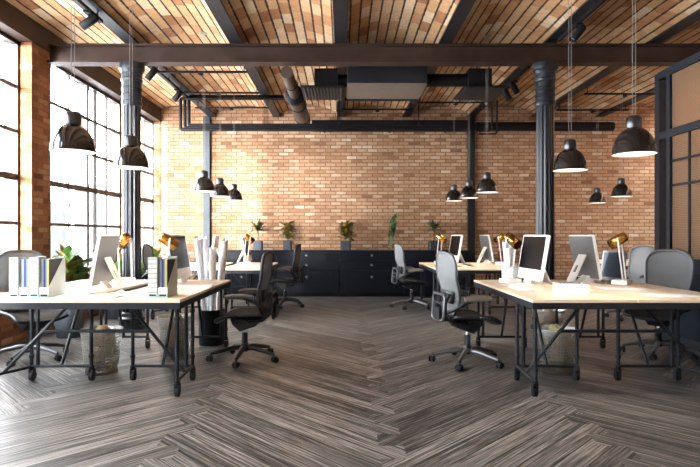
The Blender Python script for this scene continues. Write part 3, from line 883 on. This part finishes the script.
# ------------------------------------------------------------------ papers and desk clutter
def sheet(x, y, w, d, rot, lab, mat='paper', th=0.002, z=zt, curl=0.0):
    fn = lambda u, v: ((u-0.5)*w, (v-0.5)*d, th/2+0.0006+curl*(abs(2*u-1)**3))
    m = MB().shell(fn, 8, 2, th)
    o = m.build('paper_sheet', M[mat]); o.location = (x, y, z); o.rotation_euler = (0,0,math.radians(rot))
    tag(o, lab, 'paper', 'loose papers on the desks'); return o
sheet(-2.02, 4.42, 0.42, 0.30, 4, 'white drawing sheet on the left front desk, nearest the gap between file boxes', curl=0.01)
sheet(-2.28, 4.62, 0.30, 0.36, -8, 'white sheet in front of the left monitor back', curl=0.012)
sheet(-1.74, 4.55, 0.28, 0.22, 12, 'curled white sheet left of the aisle file boxes', curl=0.035)
sheet(-1.45, 5.25, 0.36, 0.28, 10, 'plan sheet behind the aisle file boxes on left front desk', 'plans', curl=0.006)
sheet(-1.55, 8.45, 0.5, 0.35, 5, 'white sheet on the left rear desk', curl=0.004)
sheet(1.72, 5.40, 0.30, 0.24, 20, 'white sheet under the brass lamp by the black screen', curl=0.012)
sheet(2.62, 5.05, 0.42, 0.30, -6, 'white sheet behind the white box on the right desk', curl=0.006)
sheet(2.75, 4.50, 0.42, 0.28, 3, 'white sheet near the right end of the right front desk', curl=0.004)
sheet(1.70, 8.75, 0.42, 0.30, -4, 'dark blotter sheet on the right rear desk', 'screen')
# keyboard in front of monitors
def keyboard(loc, yaw, lab, first=None):
    if first: return dup(first, loc, yaw, lab)
    t = empty('keyboard', loc, yaw); tag(t, lab, 'keyboard', 'white keyboards')
    MB().box(-0.065,0.065,-0.21,0.21,0,0.012).build('tray', M['white'], t, bevel=0.004)
    k = MB()
    for i in range(4):
        for j in range(13): k.box(-0.055+i*0.028,-0.031+i*0.028,-0.2+j*0.031,-0.173+j*0.031,0.012,0.017)
    k.build('keys', M['white'], t)
    return t
kb = keyboard((-2.62, 5.0, zt), math.radians(4), 'white keyboard before the left monitor, window side of left front desk')
keyboard((1.66, 5.05, zt), math.radians(-4), 'white keyboard on the aisle edge of the right front desk', kb)
# white box on the right desk
t = empty('white_box', (1.85, 4.72, zt)); t.location = ((572-343)*4.62/F, 4.62, zt)
tag(t, 'low white box with open top row, on the right front desk near edge', 'box')
MB().box(-0.115,0.115,-0.09,0.13,0,0.085).build('box_body', M['white'], t, bevel=0.005)
k = MB()
for i in range(7): k.box(-0.09+i*0.026,-0.072+i*0.026,0.03,0.06,0.085,0.098)
k.build('clip', M['alu'], t)

# rolled plans
def rolls(cx, cy, z0, R0, n, hmin, hmax, where, rb=0.022, rt=0.042, spread=2.9, seed=3):
    rnd = random.Random(seed); spots = []; tries = 0
    while len(spots) < n and tries < 20000:
        tries += 1
        a = rnd.uniform(0, 2*PI); q = (R0-rb)*math.sqrt(rnd.random())
        p = (q*math.cos(a), q*math.sin(a))
        if all(math.hypot(p[0]-s_[0], p[1]-s_[1]) > 2*rb+0.001 for s_ in spots): spots.append(p)
    spots.sort()
    for i, (dx, dy) in enumerate(spots):
        h = rnd.uniform(hmin, hmax)
        if dx < -R0*0.3: h = hmax-0.03*rnd.random()
        m = MB(); n2 = 44; nz = 6; vs = []
        for k in range(n2+1):
            a = 2*PI*1.7*k/n2+i
            hh = h+0.022*math.sin(a+i)-0.03*k/n2
            for q in range(nz+1):
                f = q/nz; r = (rb+(rt-rb)*f)*(1-0.28*k/n2)
                vs.append((r*math.cos(a)+dx*(spread-1)*f, r*math.sin(a)+dy*(spread-1)*f, hh*f))
        w = nz+1
        m.add(vs, [(k*w+q, (k+1)*w+q, (k+1)*w+q+1, k*w+q+1) for k in range(n2) for q in range(nz)], True)
        o = m.build('paper_roll', M['plans'])
        o.location = (cx+dx, cy+dy, z0)
        size = 'tall' if h > (hmin+hmax)/2 else 'shorter'
        ords = ['leftmost','second from the left','third from the left','fourth from the left','fifth from the left','sixth from the left','seventh from the left','eighth from the left','ninth from the left','tenth from the left']
        tag(o, '%s white rolled plan in the %s, %s' % (size, where, ords[i]), 'paper roll', 'rolled plans in the '+where)
bx, by = -1.53, 6.30
t = empty('waste_bin', (bx, by, 0)); tag(t, 'dark round bin holding rolled plans, by the left front desk end', 'bin')
MB().lathe_open([(0.0,0.0),(0.145,0.0),(0.15,0.01),(0.155,0.40),(0.160,0.41),(0.150,0.41),(0.146,0.02),(0.0,0.015)], 32).build('bin_body', M['bin'], t)
MB().lathe([(0.157,0.385),(0.164,0.395),(0.164,0.41),(0.157,0.415)],32).build('rim', M['dkmetal'], t) if False else None
rolls(bx, by, 0.017, 0.095, 10, 1.02, 1.24, 'dark bin', 0.023, 0.046, 2.9, 5)
px_, py_ = 1.86, 6.00
t = empty('white_holder', (px_, py_, zt)); tag(t, 'white pot holding rolled plans behind the brass lamp, right front desk', 'holder')
MB().lathe_open([(0.0,0.0),(0.085,0.0),(0.09,0.006),(0.095,0.16),(0.091,0.16),(0.086,0.01),(0.0,0.008)],32).build('pot', M['white'], t)
rolls(px_, py_, zt+0.010, 0.055, 6, 0.36, 0.46, 'white pot', 0.016, 0.034, 2.2, 9)

# ------------------------------------------------------------------ perforated waste baskets
def basket(loc, lab, first=None):
    if first: return dup(first, loc, random.uniform(0,6), lab)
    t = empty('waste_basket', loc); tag(t, lab, 'waste basket', 'perforated steel waste baskets')
    MB().lathe_open([(0.0,0.004),(0.138,0.004),(0.14,0.0),(0.183,0.40)], 48).build('basket_body', M['perf'], t)
    MB().path([(0.184*math.cos(a*PI/20),0.184*math.sin(a*PI/20),0.40) for a in range(40)],0.006,6,True).build('rim', M['wirerim'], t)
    return t
bk = basket((-2.235, 5.00, 0), 'perforated steel waste basket under the left front desk, nearest the camera')
basket((-1.80, 5.79, 0), 'perforated steel waste basket under the left front desk, by the aisle', bk)
basket((1.985, 5.02, 0), 'perforated steel waste basket under the right front desk, front of its two', bk)
basket((2.40, 6.30, 0), 'perforated steel waste basket behind the right front desk, rear of its two', bk)
WH = ['nearest left basket', 'left basket by the aisle', 'front right basket', 'rear right basket']
def crumple(x, y, z, r, lab, seed):
    rnd = random.Random(seed); m = MB(); nu, nv = 14, 9; vs = []
    for j in range(nv+1):
        for i in range(nu):
            a = 2*PI*i/nu; b = PI*j/nv
            k = r*(0.75+0.4*rnd.random()) if 0 < j < nv else r*0.9
            vs.append((k*math.sin(b)*math.cos(a), k*math.sin(b)*math.sin(a), r+k*math.cos(b)))
    fs = [(j*nu+i, j*nu+(i+1)%nu, (j+1)*nu+(i+1)%nu, (j+1)*nu+i) for j in range(nv) for i in range(nu)]
    m.add(vs, fs, False)
    o = m.build('crumpled_paper', M['crumple']); o.location = (x, y, z)
    tag(o, lab, 'crumpled paper', 'crumpled papers in the waste baskets')
for bi, (x, y) in enumerate(((-2.235,5.00),(-1.80,5.79),(1.985,5.02),(2.40,6.30))):
    for k, (dx, dy, dz) in enumerate(((-0.075,-0.02,0.0),(0.07,0.03,0.0),(0.0,-0.05,0.115),(0.02,0.06,0.12),(-0.08,0.05,0.215),(0.085,-0.03,0.22),(-0.005,-0.085,0.24),(0.0,0.03,0.31))):
        r = 0.055 if k < 4 else 0.06
        crumple(x+dx, y+dy, 0.006+dz, r, 'crumpled cream paper in the %s%s' % (WH[bi], ', on top' if k == 7 else (', upper layer' if k > 3 else ', lower layer')), bi*10+k)

# ------------------------------------------------------------------ task chairs
def task_chair(loc, yaw, lab, first=None, pale=False):
    if first: return dup(first, loc, yaw, lab)
    t = empty('task_chair', loc, yaw); tag(t, lab, 'chair', 'mesh task chairs')
    # chair faces +x
    sb = MB().lathe([(0.035,0.09),(0.045,0.10),(0.045,0.15),(0.034,0.17)], 20)
    sb.lathe([(0.032,0.16),(0.030,0.28)], 16)
    sb.build('base_hub', M['chairframe'], t)
    for k in range(5):
        a = 2*PI*k/5+0.3
        c, s_ = math.cos(a), math.sin(a)
        MB().path([(0.02*c,0.02*s_,0.125),(0.12*c,0.12*s_,0.125),(0.25*c,0.25*s_,0.10),(0.335*c,0.335*s_,0.078)],[0.032,0.030,0.024,0.018],10,flat=0.75).build('base_arm', M['chairalu'] if pale else M['chairframe'], t)
        ca = MB().tube((0.335*c,0.335*s_,0.05),(0.335*c,0.335*s_,0.085),0.010,n=8).box(-0.022,0.022,-0.009,0.009,0.028,0.062, T(0.345*c,0.345*s_,0) @ R('Z',math.degrees(a)+70))
        co = ca.build('caster', M['chairframe'], t)
        mm = T(0.348*c,0.348*s_,0.029) @ R('Z',math.degrees(a)+70)
        MB().tube((0,-0.027,0),(0,-0.010,0),0.029,n=18,M=mm).tube((0,0.010,0),(0,0.027,0),0.029,n=18,M=mm).build('wheel', M['rubber'], co)
    MB().tube((0,0,0.16),(0,0,0.37),0.020,n=16).build('gas_cylinder', M['chromel'], t)
    mech = MB().prism([(-0.13,0.355),(0.03,0.30),(0.11,0.375),(0.13,0.43),(-0.18,0.43)], -0.10, 0.10, R('X',90))
    mech.tube((-0.04,-0.16,0.40),(-0.04,0.16,0.40),0.022,n=14)
    mech.build('tilt_mechanism', M['chairframe'], t, bevel=0.008)
    # seat: concave mesh with front roll, in a rim
    def seat(u, v):
        y = (v-0.5)*2; x = -0.22+0.47*u
        hw = 0.24*(1-0.10*(1-u)**2)
        z = 0.445 + 0.030*abs(y)**2.2 - 0.045*max(0,(u-0.7)/0.3)**2 + 0.01*(1-u)
        x -= 0.02*abs(y)**3*(1 if u>0.5 else -1)
        return (x, y*hw, z)
    MB().shell(seat, 14, 14, 0.014).build('seat', M['seatmesh'], t)
    loop = [seat(u/12,0) for u in range(13)]+[seat(1,v/12) for v in range(1,13)]+[seat(1-u/12,1) for u in range(1,13)]+[seat(0,1-v/12) for v in range(1,12)]
    MB().path(loop,0.021,8,True).build('seat_rim', M['chairframe'], t)
    # backrest
    def back(u, v):
        y = (u-0.5)*2
        hw = 0.165+0.075*math.sin(min(1,v/0.75)*PI/2)
        if v > 0.8: hw *= math.sqrt(max(0.0,1-((v-0.8)/0.2)**2*0.42))
        if v < 0.12: hw *= 0.85+0.15*v/0.12
        z = 0.50+0.60*v
        x = -0.235+0.05*math.sin(PI*min(1,v*1.7))*(0.6) - 0.035*v**1.5
        x += 0.035*abs(y)**2
        z -= 0.03*abs(y)**3*v
        return (x, y*hw, z)
    MB().shell(back, 14, 20, 0.005).build('backrest_mesh', M['backlight'] if pale else M['backmesh'], t)
    loop = [back(0,v/16) for v in range(17)]+[back(u/10,1) for u in range(1,10)]+[back(1,1-v/16) for v in range(17)]+[back(1-u/10,0) for u in range(1,10)]
    MB().path(loop,[0.016]*len(loop),8,True).build('backrest_frame', M['chairalu'] if pale else M['chairframe'], t)
    lp_ = [(-0.315+0.02*(z-0.44)/0.24, y, z) for (y, z) in [(a, b+0.565) for a, b in rrect(0.15,0.125,0.05)]]
    MB().path(lp_,0.014,8,True).build('lumbar_frame', M['chairalu'] if pale else M['chairframe'], t)
    MB().prism(rrect(0.075,0.06,0.02), -0.012, 0.012, T(-0.318,0,0.50) @ R('Z',90) @ R('X',90)).build('lumbar_plate', M['chairframe'], t)
    sp = MB()
    for sy in (-1,1):
        sp.path([(-0.06,sy*0.09,0.405),(-0.20,sy*0.12,0.42),(-0.29,sy*0.13,0.50),(-0.285,sy*0.14,0.62),(-0.27,sy*0.19,0.70)],[0.018,0.018,0.018,0.014,0.012],8)
    sp.tube((-0.285,-0.14,0.60),(-0.285,0.14,0.60),0.012,n=8)
    sp.build('back_support', M['chairframe'], t)
    lum = lambda u, v: (back(0.12+0.76*u, 0.18+0.2*v)[0]-0.022, back(0.12+0.76*u,0.18+0.2*v)[1], back(0.12+0.76*u,0.18+0.2*v)[2])
    MB().shell(lum, 8, 4, 0.012).build('lumbar_pad', M['chairframe'], t)
    for sy in (-1,1):
        ar = MB().path([(-0.27,sy*0.14,0.52),(-0.23,sy*0.22,0.56),(-0.16,sy*0.275,0.615),(-0.06,sy*0.285,0.655)],[0.018,0.018,0.017,0.015],10)
        a = ar.build('armrest', M['chairframe'], t)
        MB().path([(-0.15,sy*0.278,0.660),(-0.05,sy*0.282,0.672),(0.06,sy*0.275,0.672),(0.13,sy*0.255,0.662)],[0.032,0.040,0.038,0.026],12,flat=0.45).build('arm_pad', M['armpad'], a)
    return t
ch = task_chair((-1.00, 5.50, 0), PI+math.radians(-3), 'dark mesh task chair on the aisle, at the left front desk')
task_chair((-1.03, 9.60, 0), PI+math.radians(-6), 'dark mesh task chair on the aisle, at the left rear desk', ch)
cp = task_chair((1.24, 5.38, 0), math.radians(11), 'grey mesh task chair on the aisle, at the right front desk', pale=True)
task_chair((1.20, 9.45, 0), math.radians(10), 'grey mesh task chair on the aisle, at the right rear desk', cp)
task_chair((-3.20, 5.55, 0), math.radians(-35), 'pale mesh task chair behind the left file boxes, by the windows', cp)
task_chair((3.36, 5.75, 0), math.radians(215), 'pale mesh task chair at the outer end of right front desk, before the partition', cp)
task_chair((-3.12, 9.25, 0), math.radians(0), 'dark mesh task chair on the window side of the left rear desk', ch)
task_chair((4.36, 8.15, 0), math.radians(200), 'grey mesh task chair in front of the far right desk', cp)

# ------------------------------------------------------------------ sideboard under the back wall
UL = ['drawer cabinet under the left wall post, first from the left', 'drawer cabinet below the bushy pot plant, second from the left', 'drawer cabinet below the glass vase plant, third from the left', 'drawer cabinet by the right wall post, fourth from the left']
for k in range(4):
    xc = -2.07+1.33*k
    t = empty('drawer_cabinet', (xc, 11.33, 0)); tag(t, 'navy-black '+UL[k], 'cabinet', 'drawer cabinets along the back wall')
    w = 0.66
    MB().box(-w,w,-0.24,0.22,0.07,0.93).build('carcass', M['cab'], t)
    MB().box(-w,w,-0.21,0.22,0.0,0.07).build('plinth', M['dkmetal'], t)
    for (z0, z1, zk) in ((0.755,0.92,0.85),(0.545,0.745,0.655),(0.09,0.535,0.41)):
        d = MB().box(-w+0.006,w-0.006,-0.262,-0.241,z0,z1).build('drawer', M['cab'], t, bevel=0.004)
        MB().lathe([(0.010,0),(0.010,0.015),(0.026,0.02),(0.026,0.032),(0.0,0.036)],16,T(0,-0.262,zk) @ R('X',90)).build('knob', M['knob'], d)
o = MB().box(-2.74,2.60,11.06,11.56,0.9305,0.955).build('sideboard_top', M['cab'], origin=(0,11.3,0.9305), bevel=0.004)
tag(o, 'long navy-black worktop over the drawer cabinets on the back wall', 'worktop')

# ------------------------------------------------------------------ plants
def blade(m, base, az, el, L, w, bend, n=7):
    p = Vector(base); pts = []; e = el
    for k in range(n+1):
        pts.append((p.copy(), e)); st = L/n
        p = p+Vector((math.cos(az)*math.cos(e), math.sin(az)*math.cos(e), math.sin(e)))*st; e -= bend/n
    side = Vector((-math.sin(az), math.cos(az), 0)); vs = []; fs = []
    for k, (q, e) in enumerate(pts):
        f = k/n; ww = w*math.sin(PI*(0.12+0.88*f)**0.8)*0.5+0.0008
        up = Vector((-math.cos(az)*math.sin(e), -math.sin(az)*math.sin(e), math.cos(e)))
        vs += [q-side*ww+up*ww*0.35, q, q+side*ww+up*ww*0.35]
    for k in range(n):
        a = 3*k; fs += [(a,a+1,a+4,a+3),(a+1,a+2,a+5,a+4)]
    m.add(vs, fs, True)
def plant(name, loc, lab, pot, potmat, kind, seed, group=None):
    rnd = random.Random(seed)
    t = empty(name, loc); tag(t, lab, 'plant', group)
    r, h = pot
    if kind != 'vase':
        if kind == 'floor': MB().lathe([(r*0.75,0),(r*0.78,0.01),(r,h),(r*0.9,h),(r*0.88,h-0.04)],28).build('pot', potmat, t)
        else: MB().prism(rrect(r,r,r*0.25), 0, h).build('pot', potmat, t, bevel=0.004)
        MB().lathe([(r*0.86,h-0.05),(r*0.80,h+0.003),(0.0,h+0.006)],20).build('soil', M['soil'], t)
    f = MB(); s = MB()
    if kind == 'palm':
        s.path([(0,0,h),(0.008,0,h+0.10),(0.0,0.005,h+0.22)],0.014,8)
        for k in range(42): blade(f, (0,0,h+0.20+0.04*rnd.random()), rnd.uniform(0,2*PI), rnd.uniform(0.0,1.35), rnd.uniform(0.22,0.32), 0.048, rnd.uniform(0.5,1.2))
        mat = M['palm']
    elif kind == 'croton':
        s.tube((0,0,h),(0,0,h+0.26),0.012,n=8)
        for k in range(95):
            z = h+0.03+0.27*rnd.random()
            blade(f, (0,0,z), rnd.uniform(0,2*PI), rnd.uniform(-0.1,1.25), rnd.uniform(0.19,0.28), 0.070, rnd.uniform(0.3,1.0), 6)
        mat = M['croton']
    elif kind == 'floor':
        for q in range(9):
            a = rnd.uniform(0,2*PI); d = r*0.6*math.sqrt(rnd.random()); hh = rnd.uniform(0.25,0.60)
            b = Vector((d*math.cos(a), d*math.sin(a), h)); e = b+Vector((0.10*math.cos(a),0.10*math.sin(a),hh))
            s.tube(b, e, 0.010, 0.007, n=7)
            for k in range(26):
                fr = 0.15+0.85*rnd.random()
                blade(f, b+(e-b)*fr, rnd.uniform(0,2*PI), rnd.uniform(0.2,1.35), rnd.uniform(0.20,0.30), 0.115, rnd.uniform(0.2,0.9), 6)
        mat = M['cordy']
    else:
        MB().lathe_open([(0.0,0.0),(0.045,0.0),(0.048,0.01),(0.045,0.26),(0.042,0.26),(0.044,0.014),(0.0,0.010)],24).build('vase', M['glass'], t)
        for q in range(9):
            a = rnd.uniform(0,2*PI); top = Vector((0.20*math.cos(a)*rnd.random(),0.20*math.sin(a)*rnd.random(),rnd.uniform(0.60,0.90)))
            b = Vector((0.02*math.cos(a),0.02*math.sin(a),0.012)); mid = (b*0.5+top*0.5); mid.x *= 0.5; mid.y *= 0.5
            s.path([b,mid,top],0.004,6)
            for k in range(16):
                fr = 0.35+0.65*rnd.random(); p = mid+(top-mid)*max(0,(fr-0.5)*2) if fr > 0.5 else b+(mid-b)*fr*2
                blade(f, p, rnd.uniform(0,2*PI), rnd.uniform(0.0,1.2), rnd.uniform(0.07,0.12), 0.045, 0.6, 5)
        mat = M['thin']
    st = s.build('stem', M['stem'] if kind != 'vase' else M['greenstem'], t)
    f.build('foliage', mat, t)
zc = 0.9555
def cx(px, Y=11.3): return (px-343)*Y/F
G = 'plants on the sideboard'
plant('potted_palm', (cx(258),11.3,zc), 'small palm in a blue-grey pot above the left rear lamp', (0.095,0.19), M['potgrey'], 'palm', 1, G)
plant('potted_croton', (cx(287.5),11.3,zc), 'bushy yellow-green plant in slate pot, left of the middle on the sideboard', (0.085,0.20), M['pot'], 'croton', 2, G)
plant('potted_croton', (cx(345.5),11.3,zc), 'bushy yellow-green plant in slate pot in the middle of the sideboard', (0.105,0.19), M['pot'], 'croton', 3, G)
plant('vase_plant', (cx(390.5),11.3,zc), 'tall leafy green stems in a clear glass vase on the sideboard', (0.05,0.2), M['glass'], 'vase', 4, G)
plant('potted_palm', (cx(434),11.3,zc), 'small palm in a slate pot behind the right aisle chairs', (0.11,0.19), M['pot'], 'palm', 6, G)
plant('floor_plant', (-3.42,6.75,0), 'large red-green leafy floor plant beside the brick pier', (0.19,0.40), M['potgrey'], 'floor', 7, 'floor plants by the windows')
plant('floor_plant', (-3.50,8.30,0), 'large red-green leafy floor plant right behind the left column', (0.19,0.40), M['potgrey'], 'floor', 11, 'floor plants by the windows')
plant('floor_plant', (-3.62,9.95,0), 'red-green leafy floor plant in the far left corner behind the column', (0.17,0.40), M['potgrey'], 'floor', 12, 'floor plants by the windows')

# ------------------------------------------------------------------ glass partition on the right
XP = 3.92
t = empty('glass_partition', (XP, 5.0, 0)); tag(t, 'dark steel partition with reeded glass panes at the right edge', 'partition')
Y0, Y1 = 2.6, 6.66; o5 = 5.0
fr = MB()
def pb(y0,y1,z0,z1,d=0.03): fr.box(-d,d,y0-o5,y1-o5,z0,z1)
pb(Y0,Y1,3.18,3.27,0.04); pb(Y0,Y1,2.44,2.53,0.035); pb(Y0,Y1,0.93,1.0,0.035); pb(Y0,Y1,0.0,0.10,0.035)
stiles = [6.46,5.40,5.30,4.24,4.14,3.08]
for y in stiles: pb(y-0.035,y+0.035,0.1,3.18,0.032)
for a in ((5.44,6.42),(4.28,5.26),(3.12,4.10)):
    for k in (1,2): y = a[0]+(a[1]-a[0])*k/3; pb(y-0.014,y+0.014,1.0,2.44,0.02)
    for z in (1.86,2.15): pb(a[0],a[1],z-0.014,z+0.014,0.02)
fr.build('frame', M['frame'], t)
cp_ = MB().box(-0.02,0.08,Y1-o5,Y1-o5+0.10,0,3.27).box(0.10,0.19,Y1-o5,Y1-o5+0.09,0,3.24).box(0.07,0.11,Y1-o5+0.02,Y1-o5+0.07,0,3.2)
cp_.build('corner_post', M['frame'], t)
for (y0, y1) in ((5.435,6.425),(4.275,5.265),(3.115,4.105)):
    MB().box(-0.004,0.004,y0-o5,y1-o5,1.0,2.44).build('glass_pane', M['reed'], t)
    MB().box(-0.004,0.004,y0-o5,y1-o5,2.53,3.18).build('glass_pane', M['reed'], t)
    p = MB().box(-0.012,0.012,y0-o5,y1-o5,0.10,0.93)
    p.box(-0.022,0.022,y0-o5+0.08,y1-o5-0.08,0.18,0.85)
    p.build('lower_panel', M['panel'], t)

# ------------------------------------------------------------------ city outside
for (x, y, w, d, h, a, b, lab) in ((-44,76,7,8,5.5,(0.036,0.040,0.045),(0.010,0.017,0.027),'pale blue office block far outside the left window'),
                                   (-36,84,5,6,8.5,(0.033,0.037,0.043),(0.009,0.016,0.026),'taller pale office block far outside the left window'),
                                   (-60,70,9,8,7.5,(0.038,0.042,0.046),(0.014,0.021,0.030),'wide pale block far outside, left of the brick pier')):
    m = MB().box(-w/2,w/2,-d/2,d/2,0,h+16)
    m.box(-w/2-0.15,w/2+0.15,-d/2-0.15,d/2+0.15,h+16,h+16.4)
    o = m.build('office_building', facade('facade_'+str(abs(x)), a, b)); o.location = (x, y, -16); tag(o, lab, 'building', 'buildings outside the windows')

# ------------------------------------------------------------------ light, camera
w = bpy.data.worlds.new('World'); bpy.context.scene.world = w; w.use_nodes = True
nt = w.node_tree; bg = nt.nodes['Background']
bg.inputs['Color'].default_value = (0.93,0.97,1.0,1); bg.inputs['Strength'].default_value = 14.0

sl = bpy.data.lights.new('sun', 'SUN'); sl.energy = 34.0; sl.angle = math.radians(16); sl.color = (1.0,0.97,0.92)
so = bpy.data.objects.new('sun', sl); C.objects.link(so); so.location = (-12, -2, 8)
so.rotation_euler = Vector((0.25, 1.0, -0.06)).to_track_quat('-Z','Y').to_euler()

cam = bpy.data.cameras.new('camera'); co = bpy.data.objects.new('camera', cam); C.objects.link(co)
co.location = (0, 0, H); co.rotation_euler = (PI/2, 0, 0)
cam.sensor_width = 36; cam.lens = F/700*36
cam.shift_x = 7/700; cam.shift_y = 1.5/700
cam.clip_start = 0.05; cam.clip_end = 500
sc = bpy.context.scene; sc.camera = co
sc.view_settings.view_transform = 'Standard'; sc.view_settings.look = 'None'
sc.view_settings.exposure = 1.12; sc.view_settings.gamma = 1.0
try: sc.view_settings.use_curve_mapping = False
except Exception: pass
